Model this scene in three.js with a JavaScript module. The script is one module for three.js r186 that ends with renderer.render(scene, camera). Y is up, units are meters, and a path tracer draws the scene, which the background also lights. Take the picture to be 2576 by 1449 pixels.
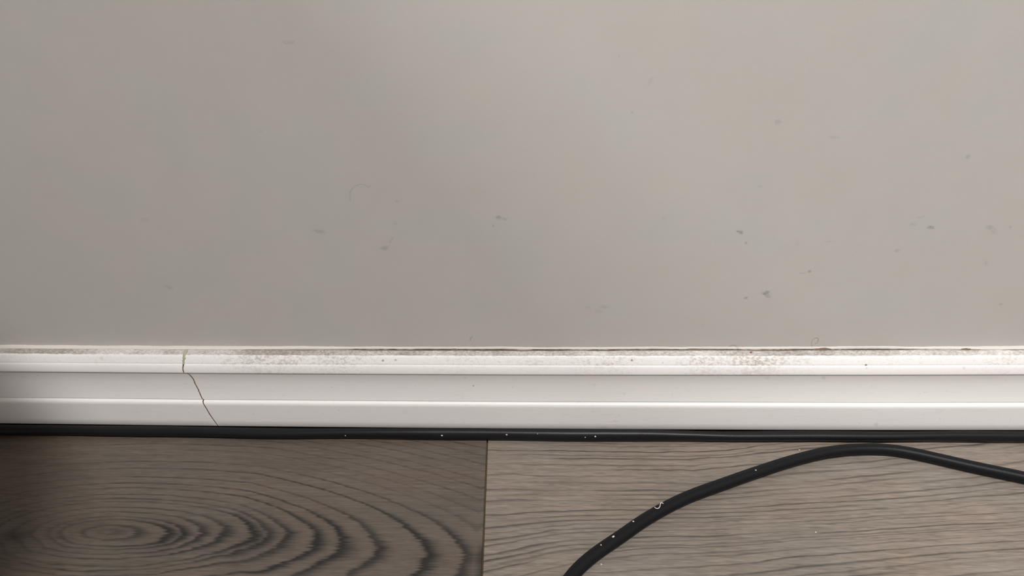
import * as THREE from 'three';
import { mergeGeometries, toCreasedNormals } from 'three/addons/utils/BufferGeometryUtils.js';
import { RectAreaLightUniformsLib } from 'three/addons/lights/RectAreaLightUniformsLib.js';

// ---------------------------------------------------------------- camera, light, exposure
const scene = new THREE.Scene();
const R = Math.PI / 180;
const camera = new THREE.PerspectiveCamera(41.745, 2576 / 1449, 0.02, 30);
camera.rotation.order = 'YXZ';
camera.position.set(0, 0.36256, 0.40486);
camera.rotation.set(-31.768 * R, 3.482 * R, -2.031 * R);
scene.add(camera);
scene.background = new THREE.Color(0x000000);

const renderer = new THREE.WebGLRenderer({ antialias: true });
renderer.toneMapping = THREE.LinearToneMapping;
renderer.toneMappingExposure = 2.62;
renderer.shadowMap.enabled = true;
RectAreaLightUniformsLib.init();

const ROOM = { x0: -4.2, x1: 1.7, z1: 3.7, h: 2.5 };
// two flat square ceiling lamps: one over the far end of the room beyond the desk, one behind the camera
const LAMPS = [{ x: -1.75, z: 1.35, size: 0.5, power: 26 }, { x: 0.35, z: 1.35, size: 0.24, power: 150 }];
for (const L of LAMPS) {
  const l = new THREE.RectAreaLight(new THREE.Color(1.0, 0.985, 0.97), L.power, L.size, L.size);
  l.position.set(L.x, ROOM.h - 0.058, L.z);
  l.lookAt(L.x, 0, L.z);
  l.name = 'ceiling_lamp_light';
  scene.add(l);
}

// ---------------------------------------------------------------- helpers
const taken = {};
function numbered(n) { const k = taken[n] = (taken[n] ?? -1) + 1; return k ? `${n}_${String(k).padStart(3, '0')}` : n; }
function mesh(name, geo, mat, parent) {
  const m = new THREE.Mesh(geo, mat);
  m.name = parent ? name : numbered(name);
  m.castShadow = m.receiveShadow = true;
  (parent || scene).add(m);
  return m;
}
function group(name, data) { const g = new THREE.Group(); g.name = numbered(name); g.userData = data; scene.add(g); return g; }
function tag(o, label, category, grp) { o.userData = { label, category }; if (grp) o.userData.group = grp; return o; }
function structure(o, label, category) { o.userData = { kind: 'structure', label, category }; return o; }
function rng(seed) { let s = seed >>> 0; return () => { s = (s + 0x6D2B79F5) | 0; let t = Math.imul(s ^ (s >>> 15), 1 | s); t = (t + Math.imul(t ^ (t >>> 7), 61 | t)) ^ t; return ((t ^ (t >>> 14)) >>> 0) / 4294967296; }; }
function hash(i, j, s) { let h = Math.imul(i, 374761393) + Math.imul(j, 668265263) + Math.imul(s, 2147483647 ^ 0x5bd1e995); h = Math.imul(h ^ (h >>> 13), 1274126177); return ((h ^ (h >>> 16)) >>> 0) / 4294967296; }
function vnoise(x, y, s = 0) {
  const i = Math.floor(x), j = Math.floor(y); let a = x - i, b = y - j; a = a * a * (3 - 2 * a); b = b * b * (3 - 2 * b);
  const p = hash(i, j, s), q = hash(i + 1, j, s), r = hash(i, j + 1, s), t = hash(i + 1, j + 1, s);
  return p + (q - p) * a + (r - p) * b + (p - q - r + t) * a * b;
}
const fbm = (x, y, s) => (vnoise(x, y, s) * 4 + vnoise(x * 2.03, y * 2.03, s + 1) * 2 + vnoise(x * 4.1, y * 4.1, s + 2)) / 7;
const clamp = (x, a = 0, b = 1) => Math.min(b, Math.max(a, x));
const sstep = (a, b, x) => { const t = clamp((x - a) / (b - a)); return t * t * (3 - 2 * t); };
const enc = (c) => Math.round(255 * clamp(c <= 0.0031308 ? 12.92 * c : 1.055 * Math.pow(c, 1 / 2.4) - 0.055));
// a colour map computed per texel; f(column fraction, row fraction) gives linear r, g, b
function colourMap(w, h, f, wrapS = THREE.RepeatWrapping, wrapT = THREE.RepeatWrapping) {
  const d = new Uint8Array(w * h * 4);
  for (let j = 0, k = 0; j < h; j++) for (let i = 0; i < w; i++, k += 4) {
    const c = f((i + 0.5) / w, (j + 0.5) / h, i, j); d[k] = enc(c[0]); d[k + 1] = enc(c[1]); d[k + 2] = enc(c[2]); d[k + 3] = 255;
  }
  const t = new THREE.DataTexture(d, w, h, THREE.RGBAFormat);
  t.colorSpace = THREE.SRGBColorSpace; t.magFilter = THREE.LinearFilter; t.minFilter = THREE.LinearMipmapLinearFilter; t.generateMipmaps = true;
  t.wrapS = wrapS; t.wrapT = wrapT; t.needsUpdate = true; return t;
}
function greyMap(w, h, f, wrap = THREE.RepeatWrapping) {
  const d = new Uint8Array(w * h * 4);
  for (let j = 0, k = 0; j < h; j++) for (let i = 0; i < w; i++, k += 4) { d[k] = d[k + 1] = d[k + 2] = Math.round(255 * clamp(f((i + 0.5) / w, (j + 0.5) / h))); d[k + 3] = 255; }
  const t = new THREE.DataTexture(d, w, h, THREE.RGBAFormat);
  t.magFilter = THREE.LinearFilter; t.minFilter = THREE.LinearMipmapLinearFilter; t.generateMipmaps = true; t.wrapS = t.wrapT = wrap; t.needsUpdate = true; return t;
}
const creased = (g, angle) => toCreasedNormals(g.scale(1000, 1000, 1000), angle).scale(0.001, 0.001, 0.001);   // joins corners in millimetres
const std = (o) => new THREE.MeshStandardMaterial({ side: THREE.DoubleSide, ...o });
// the old wall is not flat: it bellies out by a few millimetres (metres in, metres out)
const bow = (x) => 0.00463 * Math.exp(-4 * x * x) - 0.0022;
function lerpTable(tab, v) {             // tab: [v, x] with falling v
  if (v >= tab[0][0]) return tab[0][1];
  for (let i = 1; i < tab.length; i++) if (v >= tab[i][0]) { const [a, p] = tab[i - 1], [b, q] = tab[i]; return p + (q - p) * (a - v) / (a - b); }
  return tab[tab.length - 1][1];
}

// ---------------------------------------------------------------- wall with scuffs
const WX0 = -0.42, WW = 0.76, WY0 = 0.04, WH = 0.32;      // one repeat of the paint, metres
const wallPaint = [0.50, 0.482, 0.456];
function wallMap() {
  const w = 2048, h = 1024, k = new Float32Array(w * h);
  const px = (x) => (x / 1000 - WX0) / WW * w, py = (y) => (y / 1000 - WY0) / WH * h, sx = w / WW / 1000, sy = h / WH / 1000;
  function blot(x, y, rx, ry, deg, s, seed) {                // a smudge of grime with a ragged outline, millimetres
    const c = Math.cos(deg * R), n = Math.sin(deg * R), m = Math.max(rx, ry) * 1.6;
    for (let j = Math.floor(py(y - m)); j <= py(y + m); j++) for (let i = Math.floor(px(x - m)); i <= px(x + m); i++) {
      if (i < 0 || j < 0 || i >= w || j >= h) continue;
      const dx = (i - px(x)) / sx, dy = (j - py(y)) / sy, a = (dx * c + dy * n) / rx, b = (-dx * n + dy * c) / ry;
      const e = Math.sqrt(a * a + b * b) + (fbm(dx * 1.1 + 50, dy * 1.6 + 50, seed) - 0.5) * 1.5;
      const v = s * (1 - sstep(0.35, 1.1, e)) * (0.7 + 0.6 * vnoise(dx * 2.5 + 9, dy * 3.5 + 9, seed + 7));
      k[j * w + i] = Math.max(k[j * w + i], v);
    }
  }
  const marks = [
    [-138.5, 266.2, 3.2, 0.8, 0, 0.07], [-90.9, 173, 0.7, 0.8, 0, 0.2], [-140.7, 153.3, 4.9, 1.4, -12, 0.16], [-102, 141.8, 3, 2, 20, 0.2], [-96.9, 147.5, 3.4, 1.1, 50, 0.13],
    [-30.8, 162, 2.1, 1.6, -15, 0.24], [-27.8, 160.9, 2.4, 1.3, -5, 0.17], [-34.6, 156.5, 0.7, 0.8, 0, 0.24], [23.1, 98, 2.3, 1.2, 0, 0.12], [33.6, 98.3, 3.8, 1.5, -8, 0.13], [30, 95.3, 3, 2.1, 0, 0.08],
    [111.8, 151, 2.8, 1.3, -15, 0.36], [116.2, 143.8, 1.2, 1.1, 0, 0.24], [156.7, 123.7, 1.2, 1.4, 0, 0.3], [152.2, 122.3, 3.3, 0.6, 5, 0.12], [133, 108, 2.7, 1.8, 8, 0.38], [134.8, 105.7, 2.4, 1.5, -20, 0.24],
    [121.3, 104.6, 1.5, 1.2, 0, 0.26], [221.1, 153, 2.9, 1.1, -12, 0.3], [210.4, 154.9, 2.3, 1.1, 10, 0.13], [214, 159.8, 2.3, 0.8, 20, 0.11], [255, 152.5, 2.7, 1.4, -10, 0.17], [257.9, 150, 2.7, 1.9, 0, 0.11],
    [266.4, 152.6, 1.3, 1.1, 0, 0.17], [230.3, 196.5, 1.5, 1.5, 0, 0.17], [205.8, 137.7, 2.3, 1.4, 10, 0.14], [259.7, 128.4, 1.9, 2, 30, 0.12], [44.4, 225.2, 1.5, 0.9, 0, 0.15], [53, 241.9, 3, 1.1, 65, 0.08],
    [123.3, 218.2, 2.6, 1.6, -10, 0.13], [119.5, 180.1, 2.7, 1.2, 0, 0.1], [35.8, 255.8, 0.8, 1, 0, 0.09], [154.8, 209.1, 4.7, 0.9, -4, 0.09], [277.4, 98.8, 1.2, 0.9, 20, 0.16], [-246.1, 113.7, 3.4, 1.6, -8, 0.13],
    [-247.8, 161.6, 3.7, 2, -5, 0.07], [164.8, 144.2, 3.2, 0.6, 3, 0.1], [96.9, 84.1, 1, 0.9, 0, 0.11], [-164.3, 217.7, 1.8, 1, 0, 0.06], [146.4, 143.3, 1.2, 1.9, 0, 0.08], [66.5, 160.9, 1.9, 1.6, 0, 0.07], [-93.2, 158.6, 1.5, 1.3, 0, 0.09]];
  marks.forEach((m, i) => blot(...m, 100 + i * 11));
  function scratch(pts, r, s, seed) {
    for (let i = 1; i < pts.length; i++) { const [a, b] = pts[i - 1], [c, d] = pts[i], n = Math.ceil(Math.hypot(c - a, d - b) / (r * 0.7)); for (let q = 0; q < n; q++) blot(a + (c - a) * q / n, b + (d - b) * q / n, r, r, 0, s, seed); }
  }
  scratch([[-118.5, 174], [-118.5, 176.4], [-117.8, 179.7], [-115.2, 182.7], [-111.4, 184.3], [-108.5, 183.9], [-106.5, 182.3], [-105, 183.6]], 0.5, 0.12, 900);
  scratch([[-141.6, 266.7], [-140.1, 265.4], [-137.1, 265.4], [-135, 266.8]], 0.6, 0.12, 901);
  scratch([[-53.3, 71.9], [-53.1, 74.5], [-51.3, 75.1]], 0.4, 0.32, 902);
  const t = colourMap(w, h, (u, v, i, j) => {
    const x = u * WW * 1000, y = v * WH * 1000;
    const g = 1 + (fbm(x * 0.05, y * 0.05, 3) - 0.5) * 0.035 + (vnoise(x * 1.3, y * 1.3, 5) - 0.5) * 0.02, d = 1 - k[j * w + i];
    const hue = (fbm(x * 0.035 + 40, y * 0.035, 8) - 0.5) * 0.03;
    return [wallPaint[0] * g * d * (1 + hue), wallPaint[1] * g * d, wallPaint[2] * g * (1 - k[j * w + i] * 0.96) * (1 - hue)];
  });
  return t;
}
const wallMat = std({ map: wallMap(), roughness: 0.72, bumpMap: greyMap(256, 256, (u, v) => fbm(u * 40, v * 40, 60)), bumpScale: 0.00004 });
const plainWallMat = std({ color: new THREE.Color().setRGB(0.5, 0.485, 0.47), roughness: 0.8 });
{
  // back wall: a bowed slab 12 cm thick
  const xs = []; for (let i = 0; i <= 16; i++) xs.push(ROOM.x0 + (-0.8 - ROOM.x0) * i / 16); for (let i = 1; i <= 64; i++) xs.push(-0.8 + 1.6 * i / 64); for (let i = 1; i <= 4; i++) xs.push(0.8 + (ROOM.x1 - 0.8) * i / 4);
  const ys = [0, 0.3, 0.8, ROOM.h], P = [], U = [], I = [];
  for (const y of ys) for (const x of xs) { P.push(x, y, bow(x)); U.push((x - WX0) / WW, (y - WY0) / WH); }
  const n = xs.length;
  for (let j = 0; j + 1 < ys.length; j++) for (let i = 0; i + 1 < n; i++) { const a = j * n + i; I.push(a, a + 1, a + n, a + 1, a + n + 1, a + n); }
  const front = new THREE.BufferGeometry(); front.setAttribute('position', new THREE.Float32BufferAttribute(P, 3)); front.setAttribute('uv', new THREE.Float32BufferAttribute(U, 2)); front.setIndex(I); front.computeVertexNormals();
  const slab = new THREE.BoxGeometry(ROOM.x1 - ROOM.x0 + 0.24, ROOM.h, 0.11); slab.translate((ROOM.x0 + ROOM.x1) / 2, ROOM.h / 2, -0.06);
  structure(mesh('wall_back', mergeGeometries([front, slab]), wallMat), 'warm grey painted wall with small dark scuffs and smudges', 'wall');
  const box = (w, h, d, x, y, z) => { const g = new THREE.BoxGeometry(w, h, d); g.translate(x, y, z); return g; };
  const zc = ROOM.z1 / 2, xc = (ROOM.x0 + ROOM.x1) / 2;
  structure(mesh('wall_left', box(0.12, ROOM.h, ROOM.z1, ROOM.x0 - 0.06, ROOM.h / 2, zc), plainWallMat), 'plain grey side wall of the room', 'wall');
  structure(mesh('wall_right', box(0.12, ROOM.h, ROOM.z1, ROOM.x1 + 0.06, ROOM.h / 2, zc), plainWallMat), 'plain grey wall on the other side of the room', 'wall');
  structure(mesh('wall_front', box(ROOM.x1 - ROOM.x0 + 0.24, ROOM.h, 0.12, xc, ROOM.h / 2, ROOM.z1 + 0.06), plainWallMat), 'plain grey wall facing the scuffed wall', 'wall');
  structure(mesh('ceiling', box(ROOM.x1 - ROOM.x0 + 0.24, 0.12, ROOM.z1 + 0.24, xc, ROOM.h + 0.06, zc), std({ color: new THREE.Color().setRGB(0.78, 0.77, 0.75), roughness: 0.9 })), 'white ceiling of the room', 'ceiling');
}

// ---------------------------------------------------------------- floor: laminate planks
const PW = 0.186, PL = 1.285, TX = 0.40;                       // plank width and length, texture length
const JX = -0.0449, JS = 0.0425;                               // end joint in the first row: x at the wall and its slant
const woodTone = (k, warm) => [0.205 * k * (1 + warm), 0.172 * k, 0.144 * k * (1 - warm * 0.6)];
function fibres(x, z, s) {                                     // short streaks along the board, millimetres
  return (vnoise(x * 0.13, z * 2.1, s) - 0.5) * 0.6 + (vnoise(x * 0.28, z * 3.4, s + 1) - 0.5) * 0.65 + (vnoise(x * 0.05, z * 0.9, s + 2) - 0.5) * 0.45;
}
const ringAt = [1.6, 5.3, 10, 12.5, 16.2, 20.1, 24.7, 27.2, 30.7, 35.9, 40.3, 46, 53.9, 60.2, 66, 71.5, 77, 83.5, 88, 94, 99, 105, 111, 118, 124, 131];
const knotBoard = colourMap(2048, 1024, (u, v) => {
  const x = -445 + u * TX * 1000, z = v * PW * 1000;           // millimetres on the floor
  const fray = vnoise(x * 0.09, z * 2.0, 21) - 0.5, wob = fbm(x * 0.03, z * 0.09, 22) - 0.5;
  const ax = 102.3 + 0.115 * Math.max(0, x + 195), dx = x + 271, dz = z - ax + wob * 3;
  const tipness = clamp(1 - Math.abs(dz) / (dz > 0 ? 12 + Math.abs(dx) * 0.22 : 7 + Math.abs(dx) * 0.18)) * (dx > 0 ? 1 : 0.4);
  let rho = Math.hypot(dx / (dx > 0 ? 3.66 : 2.87), dz) + wob * 2.2 + fray * (0.7 + 0.5 * tipness);
  let d = 0;
  for (let i = 0; i < ringAt.length; i++) {
    const q = rho - ringAt[i]; if (q < -2.6 || q > 3.4) continue;
    const wIn = 0.35 + 0.35 * tipness, wOut = 0.6 + 1.25 * tipness, k = (0.78 + 0.5 * hash(i, 3, 5)) * (i < 2 ? 0.5 : i < 14 ? 1 : 0.6) * (1 - 0.55 * sstep(-5, -45, dx));
    const along = 0.5 + 0.5 * tipness + 0.45 * (vnoise(x * 0.022 + i * 7.7, z * 0.05, 31) - 0.35);
    d = Math.max(d, clamp(k * along) * Math.exp(-Math.pow(q < 0 ? q / wIn : q / wOut, 2)));
  }
  const knot = Math.exp(-Math.pow(dx + 57, 2) / 90 - Math.pow(z - 106, 2) / 22) * 0.5 + Math.exp(-Math.pow(dx + 6, 2) / 900 - Math.pow(z - 99, 2) / 40) * 0.18;
  const f = fibres(x, z, 40);
  const k = (0.475 + (fbm(x * 0.012, z * 0.03, 44) - 0.5) * 0.16) * (1 + f * 0.48) * (1 - 0.88 * clamp(d)) * (1 - knot);
  return woodTone(k, 0.05 + (vnoise(x * 0.02, z * 0.06, 47) - 0.5) * 0.1 - d * 0.05);
}, THREE.MirroredRepeatWrapping, THREE.MirroredRepeatWrapping);
const lineBoardLines = (() => { const r = rng(77), a = []; let l = 4; while (l < 260) { a.push([l, 0.5 + 0.5 * r(), 0.45 + 0.5 * r(), r() * 100]); l += 2.6 + 5.2 * r(); } return a; })();
function lineFlow(x) { return 0.27 * (clamp(x, -45, 16) + 45) + 0.09 * clamp(x - 16, 0, 90) + 0.145 * Math.max(0, x - 106); }
const lineBoard = colourMap(2048, 1024, (u, v) => {
  const x = -45 + u * TX * 1000, z = v * PW * 1000;
  const w = sstep(58, 118, z), wob = fbm(x * 0.035, z * 0.07, 52) - 0.5;
  const L = z + w * lineFlow(x) + (1 - w) * 0.138 * Math.max(0, x - 92) + wob * 3.2 + (vnoise(x * 0.12, z * 0.8, 53) - 0.5) * 0.7;
  let d = 0;
  for (const [l, s, wd, ph] of lineBoardLines) {
    const q = L - l; if (q < -2 || q > 3) continue;
    const brk = sstep(0.28, 0.62, vnoise(x * 0.021 + ph, l * 3.1, 55));
    const curl = w * sstep(40, -40, x);                         // thicker lines where the figure bends by the end joint
    d = Math.max(d, s * (0.3 + 0.7 * brk) * (0.9 + 0.1 * curl) * Math.exp(-Math.pow(q / (q < 0 ? wd * 0.7 : wd * (1.2 + 1.0 * curl)), 2)));
  }
  const f = fibres(x, z, 60), pore = sstep(0.80, 0.95, vnoise(x * 0.09, z * 2.3, 66)) * 0.28;
  const k = (1.0 + (fbm(x * 0.012, z * 0.04, 61) - 0.5) * 0.16) * (1 + f * 0.48) * (1 - 0.86 * clamp(d)) * (1 - pore);
  return woodTone(k, (vnoise(x * 0.02, z * 0.05, 63) - 0.5) * 0.1 - d * 0.02);
}, THREE.MirroredRepeatWrapping, THREE.MirroredRepeatWrapping);
const woodGrainBump = greyMap(1024, 512, (u, v) => 0.5 + 0.6 * (vnoise(u * 34, v * 260, 71) - 0.5) + 0.4 * (vnoise(u * 70, v * 420, 72) - 0.5));
const woodMats = [knotBoard, lineBoard].map((map) => std({ map, roughness: 0.55, bumpMap: woodGrainBump, bumpScale: 0.00006 }));
{
  const floor = group('floor', { kind: 'structure', label: 'grey brown wood laminate floor below the white baseboard', category: 'floor' });
  const base = new THREE.BoxGeometry(ROOM.x1 - ROOM.x0 + 0.24, 0.12, ROOM.z1 + 0.24); base.translate((ROOM.x0 + ROOM.x1) / 2, -0.0635, ROOM.z1 / 2);
  mesh('subfloor', base, std({ color: new THREE.Color().setRGB(0.12, 0.075, 0.028), roughness: 0.9 }), floor);
  const C = 0.0003, T = 0.0034;
  function plank(x0, x1, z0, z1, slant0, slant1, mat, uo, vo) {   // chamfered board; its ends may be cut a little askew
    const at = (x, z, s) => x + s * (z - z0), P = [], U = [], I = [];
    const ring = (in_, y) => [[0, 0], [1, 0], [1, 1], [0, 1]].map(([a, b]) => { const z = b ? z1 - in_ : z0 + in_, x = a ? at(x1, z, slant1) - in_ : at(x0, z, slant0) + in_; return [x, y, z]; });
    const quads = [], top = ring(C, 0), mid = ring(0, -C), low = ring(0, -T);
    quads.push([top[0], top[3], top[2], top[1]]);
    for (let i = 0; i < 4; i++) { const j = (i + 1) % 4; quads.push([top[i], top[j], mid[j], mid[i]], [mid[i], mid[j], low[j], low[i]]); }
    for (const q of quads) { const n = P.length / 3; for (const p of q) { P.push(...p); U.push((p[0] - uo) / TX, (p[2] - vo) / PW); } I.push(n, n + 1, n + 2, n, n + 2, n + 3); }
    const g = new THREE.BufferGeometry(); g.setAttribute('position', new THREE.Float32BufferAttribute(P, 3)); g.setAttribute('uv', new THREE.Float32BufferAttribute(U, 2)); g.setIndex(I);
    mesh('plank', creased(g, 0.2), mat, floor);
  }
  const G = 0.00045, r = rng(5);
  for (let row = 0; row * PW < ROOM.z1; row++) {
    const z0 = row === 0 ? 0.003 : row * PW + 0.00012, z1 = Math.min((row + 1) * PW - 0.00012, ROOM.z1);
    const off = row === 0 ? 0 : 0.2 + r() * 0.9;
    for (let k = -5; k < 4; k++) {
      const hero = row === 0 && (k === -1 || k === 0);
      const a = JX + off + k * PL, x0 = Math.max(a + G, ROOM.x0 + 0.002), x1 = Math.min(a + PL - G, ROOM.x1 - 0.002); if (x1 - x0 < 0.03) continue;
      const s0 = row === 0 && k === 0 ? JS : 0, s1 = row === 0 && k === -1 ? JS : 0;
      const kind = hero ? (k === -1 ? 0 : 1) : (r() < 0.5 ? 0 : 1);
      plank(x0, x1, z0, z1, s0, s1, woodMats[kind], hero ? (k === -1 ? -0.445 : -0.045) : x0 + r() * 0.3, hero ? 0 : z0);
    }
  }
}

// ---------------------------------------------------------------- baseboard: two moulded lengths meeting in an open joint
// profile from the wall over the ledge down to the foot: depth from the wall, height, millimetres
const profile = (() => {
  const p = [];
  const curve = (pts, n) => { const c = new THREE.SplineCurve(pts.map(([a, b]) => new THREE.Vector2(a, b))); for (let i = 0; i <= n; i++) { const q = c.getPoint(i / n); if (p.length && Math.hypot(p[p.length - 1][0] - q.x, p[p.length - 1][1] - q.y) < 0.02) continue; p.push([q.x, q.y]); } };
  p.push([1.9, 58]);                                                     // back edge inside the crevice behind the ledge
  curve([[1.9, 65.6], [2.2, 65.9], [4.5, 65.3], [6.6, 64.7]], 8);        // ledge
  curve([[6.6, 64.7], [7.4, 63.7], [8.3, 61.9], [9.0, 60.3], [9.3, 59.5]], 10);  // upper round
  curve([[9.3, 59.5], [9.3, 59.15], [9.7, 58.75]], 4);                   // quirk
  curve([[9.7, 58.75], [10.2, 57.9], [10.8, 56.1], [11.2, 54.2], [11.3, 53.2], [11.15, 52.7]], 10); // bead
  curve([[11.15, 52.7], [10.95, 52.5], [10.7, 52.3]], 3);                  // under the lip
  for (let i = 1; i <= 22; i++) { const v = 52.3 - 22.6 * i / 22; p.push([v > 43 ? 9.6 + 1.1 * ((v - 43) / 9.3) ** 2 : 9.6 + 1.15 * ((43 - v) / 13.3) ** 2, v]); }   // cove
  curve([[10.75, 29.7], [10.3, 29.4], [10.3, 28.7]], 3);                // groove
  curve([[10.3, 28.7], [11.4, 28.35], [12.1, 27.5], [12.45, 26.3], [12.5, 25.4]], 7); // small round
  curve([[12.5, 25.4], [12.5, 18], [12.5, 7.0]], 4);
  p.push([12.3, 6.7], [1.0, 6.6]);
  return p;
})();
const arc = [0]; for (let i = 1; i < profile.length; i++) arc.push(arc[i - 1] + Math.hypot(profile[i][0] - profile[i - 1][0], profile[i][1] - profile[i - 1][1]));
const arcAt = (v, from = 1) => { for (let i = from; i < profile.length; i++) if (profile[i][1] <= v && i > 8) return arc[i]; return arc[arc.length - 1]; };
const S0 = arc[1], SL = arcAt(64.7), SQ = arcAt(59.1), SB = arcAt(52.7), SC = arcAt(29.4);   // ledge start, ledge front, quirk, lip, groove
const BX0 = -0.42, BW = 0.76, BS = 0.1;
const boardMap = (() => {
  const w = 2048, h = 512;
  const patches = [[-300, 18, 0.25], [-225, 14, 0.35], [-190, 40, 0.8], [-140, 26, 0.75], [-60, 30, 0.4], [-10, 26, 0.35], [35, 26, 0.6], [100, 22, 0.75], [132, 26, 0.95], [160, 14, 0.5], [215, 30, 0.2], [290, 22, 0.5]];
  const spots = [[-110.9, SL + 3.4, 0.9, 0.75, [0.30, 0.16, 0.12]], [-102.6, SL + 2.9, 0.8, 0.6, [0.3, 0.2, 0.14]], [52.2, SL + 2.8, 0.6, 0.85, [0.22, 0.1, 0.08]], [201.2, SQ - 0.5, 0.8, 0.85, [0.18, 0.14, 0.1]], [201.6, SQ + 1.6, 0.5, 0.5, [0.3, 0.25, 0.18]],
    [-303, SL + 2.6, 1.5, 0.22, [0.35, 0.3, 0.24]], [-52.1, arcAt(43), 0.5, 0.75, [0.35, 0.2, 0.15]], [216.8, arcAt(13.3), 1.6, 0.22, [0.3, 0.3, 0.28]], [128.9, S0 + 2.2, 0.9, 0.95, [0.16, 0.06, 0.04]], [262.4, SQ + 1.5, 1.2, 0.25, [0.4, 0.4, 0.38]],
    [140, SB + 3.5, 1.6, 0.14, [0.3, 0.34, 0.36]], [176, SB + 3.3, 1.5, 0.2, [0.3, 0.34, 0.36]], [-206.3, arcAt(21), 0.8, 0.2, [0.4, 0.35, 0.3]], [-57, SB + 4, 1.0, 0.16, [0.35, 0.33, 0.3]], [72, SL + 4.4, 0.5, 0.55, [0.3, 0.25, 0.2]], [40, SL + 5.2, 0.6, 0.5, [0.3, 0.22, 0.16]], [270, S0 + 1.8, 3, 0.4, [0.3, 0.22, 0.14]]];
  return colourMap(w, h, (u, v) => {
    const x = (BX0 + u * BW) * 1000, s = v * BS * 1000;
    let c = [0.83, 0.812, 0.80];
    const g = 1 + (fbm(x * 0.03, s * 0.2, 80) - 0.5) * 0.03; c = c.map((q) => q * g);
    const mixTo = (k, t) => { k = clamp(k); for (let i = 0; i < 3; i++) c[i] += (t[i] - c[i]) * k; };
    const edge = (fbm(x * 0.35, 7, 81) - 0.5) * 1.2, grain = fbm(x * 0.9, s * 1.3, 82), fine = vnoise(x * 1.2, s * 1.8, 83), broad = fbm(x * 0.02, 3, 84);
    // grey dust and grime lying on the ledge, ragged towards its front
    if (s < SL + 1.4) {
      const cover = sstep(SL + 0.3 + edge * 0.6, SL - 0.3 + edge * 0.6, s), dens = 0.30 + 0.62 * broad + 0.4 * (fbm(x * 0.09, 5, 85) - 0.5);
      mixTo(cover * clamp(dens + (grain - 0.5) * 0.6 + (fine - 0.5) * 0.2, 0.15, 0.92), [0.24, 0.205, 0.17]);
      mixTo(sstep(S0 + 1.6 + edge, S0 + 0.5, s) * (0.35 + 0.6 * sstep(0.35, 0.6, fbm(x * 0.06, 1, 86))) * sstep(-240, -150, x + 30 * broad), [0.17, 0.125, 0.09]);
    }
    // speckled grime on the rounds below
    if (s >= SL - 0.5 && s < SB + 1) {
      let p = 0.12; for (const [px, pr, pk] of patches) p = Math.max(p, pk * Math.exp(-Math.pow((x - px) / pr, 2)));
      const low = s > SQ ? 0.45 : 1, sp = sstep(0.42, 0.80, fbm(x * 0.5, s * 0.8, 88) * 0.6 + vnoise(x * 1.15, s * 1.4, 89) * 0.4 + (p - 0.45) * 0.22);
      mixTo(sp * p * low * 0.72, [0.36, 0.32, 0.26]);
      mixTo(sstep(0.86, 0.97, vnoise(x * 0.9, s * 1.6, 90)) * 0.3 * low, [0.35, 0.29, 0.22]);
    }
    // fine marks on the cove and the flat face
    if (s > SB + 1) {
      mixTo(sstep(0.80, 0.95, vnoise(x * 0.11, s * 0.9, 91)) * 0.06, [0.4, 0.36, 0.3]);
      mixTo(sstep(0.93, 0.99, vnoise(x * 0.35, s * 0.7, 92)) * 0.22, [0.42, 0.4, 0.37]);
      if (s > SC + 12) { const o = Math.exp(-Math.pow((x - 30) / 38, 2)); mixTo(o * sstep(0.70, 0.9, vnoise(x * 0.14, s * 2.2, 93)) * 0.3, [0.5, 0.4, 0.3]); }
    }
    for (const [px, ps, pr, k, t] of spots) { if (Math.abs(x - px) > pr * 2.2 || Math.abs(s - ps) > pr * 2.2) continue; const e = Math.hypot((x - px), (s - ps) * (pr > 2 ? 3 : 1)) / pr + (fbm(x * 1.4, s * 1.4, 95) - 0.5) * 0.9; mixTo(k * (1 - sstep(0.6, 1.15, e)), t); }
    return c;
  });
})();
const boardMat = std({ map: boardMap, roughness: 0.42, bumpMap: greyMap(512, 256, (u, v) => 0.5 + 0.5 * (fbm(u * 60, v * 14, 96) - 0.5)), bumpScale: 0.00005 });
const crackX = [[66, -245.6], [63, -245.9], [54.6, -247.3], [53.0, -246.9], [51.6, -244.4], [48, -243.2], [42, -242.6], [36, -241.7], [30, -240.4], [28.2, -239.8], [24, -238.9], [18.3, -237.5], [14, -236.6], [9.9, -235.2], [6, -234.0]];
const crackWob = (v, s) => (vnoise(v * 0.9, s, 97) - 0.5) * 0.5;
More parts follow.
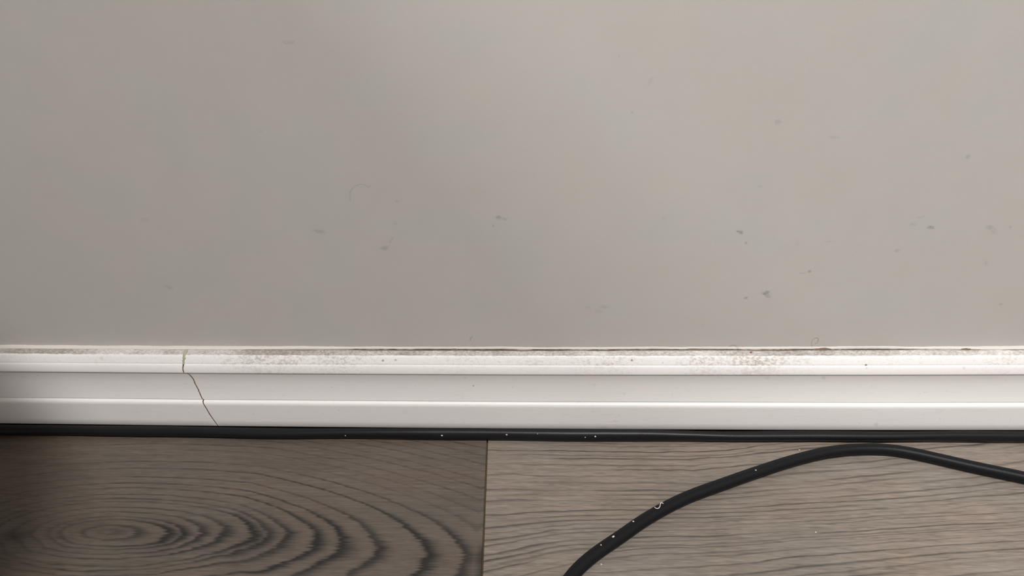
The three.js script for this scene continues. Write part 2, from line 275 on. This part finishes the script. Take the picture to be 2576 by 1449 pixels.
{
  const bb = group('baseboard_back', { kind: 'structure', label: 'white moulded baseboard with grimy ledge and a crooked open joint', category: 'baseboard' });
  const endMat = std({ color: new THREE.Color().setRGB(0.2, 0.125, 0.08), roughness: 0.9 });
  function length(endX, farX, side) {         // endX(v): the cut end at the joint; farX: the other end
    const n = 70, P = [], U = [], I = [], m = profile.length;
    for (let i = 0; i <= n; i++) { const t = Math.pow(i / n, 1.6); for (let j = 0; j < m; j++) { const [d, v] = profile[j], e = endX(v) / 1000, x = e + (farX - e) * t; P.push(x, v / 1000 + 0.00012 * (vnoise(x * 9, 1, 98) - 0.5), bow(x) + d / 1000); U.push((x - BX0) / BW, arc[j] / 1000 / BS); } }
    for (let i = 0; i < n; i++) for (let j = 0; j + 1 < m; j++) { const a = i * m + j, b = a + m; side > 0 ? I.push(a, a + 1, b, a + 1, b + 1, b) : I.push(a, b, a + 1, a + 1, b, b + 1); }
    const g = new THREE.BufferGeometry(); g.setAttribute('position', new THREE.Float32BufferAttribute(P, 3)); g.setAttribute('uv', new THREE.Float32BufferAttribute(U, 2)); g.setIndex(I);
    const caps = [];
    for (const last of [0, 1]) {               // the sawn ends
      const pts = profile.map(([d, v]) => new THREE.Vector2(d, v)); const tri = THREE.ShapeUtils.triangulateShape(pts, []), p = [], uv = [];
      for (const t of tri) for (const k of t) { const [d, v] = profile[k], x = last ? farX : endX(v) / 1000; p.push(x, v / 1000, bow(x) + d / 1000); uv.push((x - BX0) / BW, 0.6); }
      const c = new THREE.BufferGeometry(); c.setAttribute('position', new THREE.Float32BufferAttribute(p, 3)); c.setAttribute('uv', new THREE.Float32BufferAttribute(uv, 2)); c.computeVertexNormals(); caps.push(c);
    }
    const body = creased(g, 40 * R);
    const board = mesh('board', body, boardMat, bb);
    mesh('sawn_end', mergeGeometries(caps), endMat, board);
  }
  length((v) => lerpTable(crackX, v) + 0.4 + crackWob(v, 1), ROOM.x1 - 0.001, 1);
  length((v) => lerpTable(crackX, v) - 0.4 + crackWob(v, 1) + (vnoise(v * 1.7, 4, 99) - 0.5) * 0.25, ROOM.x0 + 0.001, -1);

  // bead of caulk along the top, its edge ragged; right of the joint it has come away from the ledge
  const caulkMat = std({ color: new THREE.Color().setRGB(0.62, 0.58, 0.54), roughness: 0.7 });
  const P = [], I = [], n = 1400, prof = 6, A = -1.2, B = 0.9;
  for (let i = 0; i <= n; i++) {
    const x = A + (B - A) * i / n, mm = x * 1000, open = sstep(-230, -120, mm + 40 * (fbm(mm * 0.02, 2, 101) - 0.5)) * (1 - 0.75 * sstep(215, 285, mm));
    const top = 67.1 + (fbm(mm * 0.06, 3, 102) - 0.5) * 0.7 + (vnoise(mm * 0.9, 4, 103) - 0.5) * 0.18, out = 1.75 - open * (0.62 + 0.62 * fbm(mm * 0.05, 5, 104)) + (vnoise(mm * 0.7, 6, 105) - 0.5) * 0.2 + (1 - open) * 0.75;
    const low = 65.75 + open * 0.1 + (vnoise(mm * 0.5, 8, 106) - 0.5) * 0.2;
    const pts = [[-0.5, top + 0.1], [0.12, top], [out * 0.55, top - 0.45], [out, low + 0.35], [out * 0.95, low - 0.5], [-0.5, low - 1.2]];
    for (const [d, v] of pts) P.push(x, v / 1000, bow(x) + d / 1000);
  }
  for (let i = 0; i < n; i++) for (let j = 0; j < prof; j++) { const k = (j + 1) % prof, a = i * prof + j, b = i * prof + k; I.push(a, b, a + prof, b, b + prof, a + prof); }
  const g = new THREE.BufferGeometry(); g.setAttribute('position', new THREE.Float32BufferAttribute(P, 3)); g.setIndex(I);
  mesh('caulk_bead', creased(g, 60 * R), caulkMat, bb).userData = { label: 'cream bead of caulk along the top of the baseboard' };
  // clots of brown grime lodged in the crevice under the caulk
  const clotMat = std({ color: new THREE.Color().setRGB(0.17, 0.115, 0.085), roughness: 0.95 });
  for (const [cx, cy, rx, ry, seed] of [[175.4, 66.25, 4.6, 0.75, 1], [172, 66.0, 2.6, 0.5, 4], [94, 66.1, 5.5, 0.42, 2], [-64, 66.0, 2.2, 0.4, 3], [265, 66.0, 3.2, 0.42, 5]]) {
    const b = new THREE.IcosahedronGeometry(1, 4), a = b.attributes.position;
    for (let i = 0; i < a.count; i++) { const x = a.getX(i), y = a.getY(i), z = a.getZ(i), k = 0.6 + 0.8 * fbm(x * 2.2 + 20 + z, y * 2.2 + 20 + z, 200 + seed); a.setXYZ(i, (cx + x * k * rx) / 1000, (cy + y * k * ry) / 1000, bow(cx / 1000) + (1.5 + z * k * 0.75) / 1000); }
    b.computeVertexNormals(); mesh('grime_clot', b, clotMat, bb).userData = { label: 'brown clot of grime in the crevice' };
  }
  // a plug of grimy filler in the top of the joint
  const q = [], qi = [], rows = 14;
  for (let i = 0; i <= rows; i++) {
    const v = 66.1 - 7.2 * i / rows; let d = 2.2; for (let j = 1; j < profile.length - 2 && profile[j][0] < 11; j++) { if (profile[j][1] <= v) { d = profile[j][0]; break; } d = profile[j][0]; }
    const x = lerpTable(crackX, v) + crackWob(v, 1) + 0.15, wd = 1.15 * (1 - 0.5 * i / rows) + (vnoise(i * 0.8, 1, 108) - 0.5) * 0.5;
    for (const [o, e] of [[-wd, -0.15], [-wd * 0.6, 0.22], [wd * 0.5, 0.25], [wd, -0.15]]) q.push((x + o) / 1000, (v + 0.15) / 1000, bow(x / 1000) + (d + e) / 1000);
  }
  for (let i = 0; i < rows; i++) for (let j = 0; j < 3; j++) { const a = i * 4 + j; qi.push(a, a + 4, a + 1, a + 1, a + 4, a + 5); }
  const f = new THREE.BufferGeometry(); f.setAttribute('position', new THREE.Float32BufferAttribute(q, 3)); f.setIndex(qi); f.computeVertexNormals();
  mesh('joint_filler', f, std({ color: new THREE.Color().setRGB(0.40, 0.365, 0.29), roughness: 0.85 }), bb).userData = { label: 'greenish beige filler in the top of the joint' };
}

// ---------------------------------------------------------------- cables
const rubberMat = (roughness, specularIntensity, bumpScale) => new THREE.MeshPhysicalMaterial({ side: THREE.DoubleSide, color: new THREE.Color().setRGB(0.007, 0.007, 0.0085), roughness, specularIntensity, bumpMap: greyMap(512, 128, (u, v) => fbm(u * 120, v * 24, 110)), bumpScale });
function cable(name, pts, r, flat, twist, seed, mat, label) {
  const curve = new THREE.CatmullRomCurve3(pts.map((p) => new THREE.Vector3(...p)), false, 'centripetal'), len = curve.getLength(), n = Math.round(len / 0.0016), k = 22, P = [], U = [], I = [];
  const up = new THREE.Vector3(0, 1, 0);
  for (let i = 0; i <= n; i++) {
    const t = i / n, c = curve.getPointAt(t), tan = curve.getTangentAt(t), side = new THREE.Vector3().crossVectors(tan, up).normalize(), top = new THREE.Vector3().crossVectors(side, tan);
    for (let j = 0; j <= k; j++) {
      const a = j / k * Math.PI * 2, rr = r * (1 + flat * Math.cos(2 * (a - twist(t * len))) + 0.02 * (fbm(t * len * 160, (j % k) * 0.5, seed) - 0.5));
      const q = c.clone().addScaledVector(side, Math.cos(a) * rr).addScaledVector(top, Math.sin(a) * rr); P.push(q.x, q.y, q.z); U.push(t * len / 0.08, j / k);
    }
  }
  for (let i = 0; i < n; i++) for (let j = 0; j < k; j++) { const a = i * (k + 1) + j, b = a + k + 1; I.push(a, a + 1, b, a + 1, b + 1, b); }
  const g = new THREE.BufferGeometry(); g.setAttribute('position', new THREE.Float32BufferAttribute(P, 3)); g.setAttribute('uv', new THREE.Float32BufferAttribute(U, 2)); g.setIndex(I); g.computeVertexNormals();
  return tag(mesh(name, g, mat), label, 'cable', 'black cables on the floor');
}
const RB = 0.0038;
const skirtZ = (x) => bow(x) + 0.0125 + 0.0029 + 0.00025 * Math.sin(x * 26) + 0.0002 * Math.sin(x * 61 + 1);
{
  const p = []; for (let i = 0; i <= 70; i++) { const x = -1.1 + 1.9 * i / 70; p.push([x, RB + 0.0001 + 0.00012 * Math.sin(x * 40), skirtZ(x)]); }
  cable('power_cable', p, RB, 0.12, (s) => { const x = s - 1.1; return (13 + 92 * sstep(-0.2, -0.06, x) - 85 * sstep(0.05, 0.14, x) + 60 * sstep(0.2, 0.28, x) + 5 * Math.sin(x * 70)) * R; }, 120, rubberMat(0.4, 0.5, 0.00003), 'black rubber cable lying straight along the foot of the baseboard');
}
{
  const c = [[420, 900], [230, 640], [90, 430], [10, 290], [-12, 215], [-7, 172], [1, 150], [11.1, 131.2], [21.4, 119.3], [40.3, 103.4], [58.3, 88.8], [81.7, 73.7], [110.6, 60], [129.8, 51.4], [153.9, 41.3], [172.7, 34.8], [187.8, 31], [206.7, 29.2], [222.7, 30], [236.6, 33.4], [250.2, 38.2], [264.7, 43.5], [279.2, 48.4], [294.5, 53.4], [330, 66], [380, 90], [440, 130], [540, 230], [700, 420], [960, 600], [1300, 700]];
  cable('power_cable', c.map(([x, z]) => [x / 1000, RB + 0.0001, z / 1000]), RB, 0.03, (s) => 0.5 + s * 6, 130, rubberMat(0.45, 0.32, 0.00006), 'black rubber cable bending in an arch across the floor planks');
}

// ---------------------------------------------------------------- lint and dust
const dustMat = std({ color: new THREE.Color().setRGB(0.62, 0.6, 0.55), roughness: 0.9 });
{
  const t = new THREE.CatmullRomCurve3([[62.0, 7.2, 83.8], [62.6, 7.8, 85.2], [64.0, 7.9, 85.3], [65.2, 7.9, 83.7], [65.7, 7.8, 81.7], [66.6, 7.9, 80.9], [67.6, 7.3, 81.1]].map((p) => new THREE.Vector3(...p).multiplyScalar(0.001)));
  tag(mesh('lint_thread', new THREE.TubeGeometry(t, 40, 0.00028, 6), dustMat), 'curl of pale lint clinging to the arched black cable', 'lint');
  const flake = (x, y, z, s, seed, label, grp) => {
    const g = new THREE.IcosahedronGeometry(1, 1), a = g.attributes.position, r = rng(seed), k = {};
    for (let i = 0; i < a.count; i++) { const id = [a.getX(i), a.getY(i), a.getZ(i)].map((v) => v.toFixed(3)).join(); k[id] ??= 0.65 + 0.7 * r(); a.setXYZ(i, a.getX(i) * k[id], a.getY(i) * k[id] * 0.55, a.getZ(i) * k[id] * 0.8); }
    g.computeVertexNormals(); g.scale(s, s, s); g.rotateY(seed); g.translate(x, y, z);
    tag(mesh('dust_flake', g, dustMat), label, 'dust', grp);
  };
  const onBack = 'tiny pale dust flake on the cable along the baseboard', onArch = 'tiny pale dust flake on the arched black cable';
  [[-142, 0.35], [-75, 0.5], [-30.6, 0.7], [22.8, 0.45], [29.6, 0.6], [-9.5, 0.95]].forEach(([x, el], i) => { const X = x / 1000; flake(X, RB + RB * 1.02 * Math.sin(el), skirtZ(X) + RB * 1.02 * Math.cos(el), [0.5, 0.65, 0.6, 0.45, 0.6, 0.3][i] / 1000, 300 + i, onBack, 'dust on the straight cable'); });
  [[48.1, 95.4, 0.55], [35.6, 106.7, 0.75], [28.1, 112.7, 0.45], [129.2, 53, 0.5]].forEach(([x, z, s], i) => flake(x / 1000, RB * 2 + 0.0001, z / 1000, s / 1000, 320 + i, onArch, 'dust on the arched cable'));
  [[155.5, 95.1, 0.45], [28, 120.1, 0.55], [164.9, 26.5, 0.4]].forEach(([x, z, s], i) => flake(x / 1000, s * 0.0004, z / 1000, s / 1000, 340 + i, 'tiny pale crumb lying on the wood floor planks', 'crumbs on the floor'));
  const hairMat = std({ color: new THREE.Color().setRGB(0.34, 0.31, 0.26), roughness: 0.6 });
  const hair = (pts, label) => { const c = new THREE.CatmullRomCurve3(pts.map(([x, y, o]) => new THREE.Vector3(x / 1000, y / 1000, bow(x / 1000) + o / 1000))); tag(mesh('hair_strand', new THREE.TubeGeometry(c, 40, 0.00007, 5), hairMat), label, 'hair'); };
  hair([[168.4, 67.4, 0.6], [167.5, 71.6, 0.3], [169.1, 74.1, 0.15], [171.1, 74.1, 0.2], [171.2, 71, 0.3], [169.8, 69.6, 0.2]], 'looped hair stuck to the grey wall above the baseboard');
  hair([[115.4, 67.6, 0.4], [117.4, 69, 0.3], [119.6, 68.6, 0.5], [121.9, 66, 2.2]], 'short curved hair on the caulk above the baseboard');
}

// ---------------------------------------------------------------- things beside the frame: ceiling lamp, desk, power strip
LAMPS.forEach((L, i) => {
  const g = group('ceiling_lamp', { label: ['flat square ceiling lamp over the end of the room with the desk', 'smaller flat square ceiling lamp in front of the bare wall'][i], category: 'lamp' });
  g.position.set(L.x, ROOM.h, L.z);
  const b = new THREE.BoxGeometry(L.size + 0.03, 0.05, L.size + 0.03); b.translate(0, -0.025, 0);
  mesh('housing', b, std({ color: new THREE.Color().setRGB(0.75, 0.75, 0.75), roughness: 0.5 }), g);
  const d = new THREE.BoxGeometry(L.size, 0.006, L.size); d.translate(0, -0.053, 0);
  mesh('diffuser', d, std({ color: 0xffffff, emissive: new THREE.Color(1, 0.985, 0.97), emissiveIntensity: 1.0 }), g);
});
const DESK = { x0: -1.65, x1: -0.41, depth: 0.62, y: 0.72 };
{
  const g = group('wall_desk', { label: 'wall mounted wooden desk top on two brackets', category: 'desk' });
  g.position.set((DESK.x0 + DESK.x1) / 2, DESK.y, 0.003 + DESK.depth / 2);
  const m = std({ color: new THREE.Color().setRGB(0.35, 0.25, 0.17), roughness: 0.6 });
  const w = DESK.x1 - DESK.x0, t = new THREE.BoxGeometry(w, 0.03, DESK.depth); t.translate(0, -0.015, 0); mesh('desktop', t, m, g);
  for (const sx of [-1, 1]) { const l = new THREE.BoxGeometry(0.03, 0.06, 0.4); l.translate(sx * (w / 2 - 0.15), -0.06, -DESK.depth / 2 + 0.2); mesh('bracket', l, m, g); }
}
{
  const g = group('stool', { label: 'round wooden stool standing in front of the bare wall', category: 'stool' });
  g.position.set(-0.36, 0, 0.37);
  const m = std({ color: new THREE.Color().setRGB(0.35, 0.25, 0.17), roughness: 0.6 });
  mesh('seat', new THREE.LatheGeometry([[0, 0.42], [0.165, 0.42], [0.178, 0.426], [0.18, 0.435], [0.176, 0.446], [0.165, 0.45], [0, 0.446]].map(([x, y]) => new THREE.Vector2(x, y)), 48), m, g);
  for (let i = 0; i < 4; i++) { const a = Math.PI / 4 + i * Math.PI / 2, top = new THREE.Vector3(Math.cos(a) * 0.11, 0.42, Math.sin(a) * 0.11), foot = new THREE.Vector3(Math.cos(a) * 0.15, 0, Math.sin(a) * 0.15); mesh('leg', new THREE.TubeGeometry(new THREE.LineCurve3(foot, top), 2, 0.013, 14), m, g); }
}

renderer.render(scene, camera);
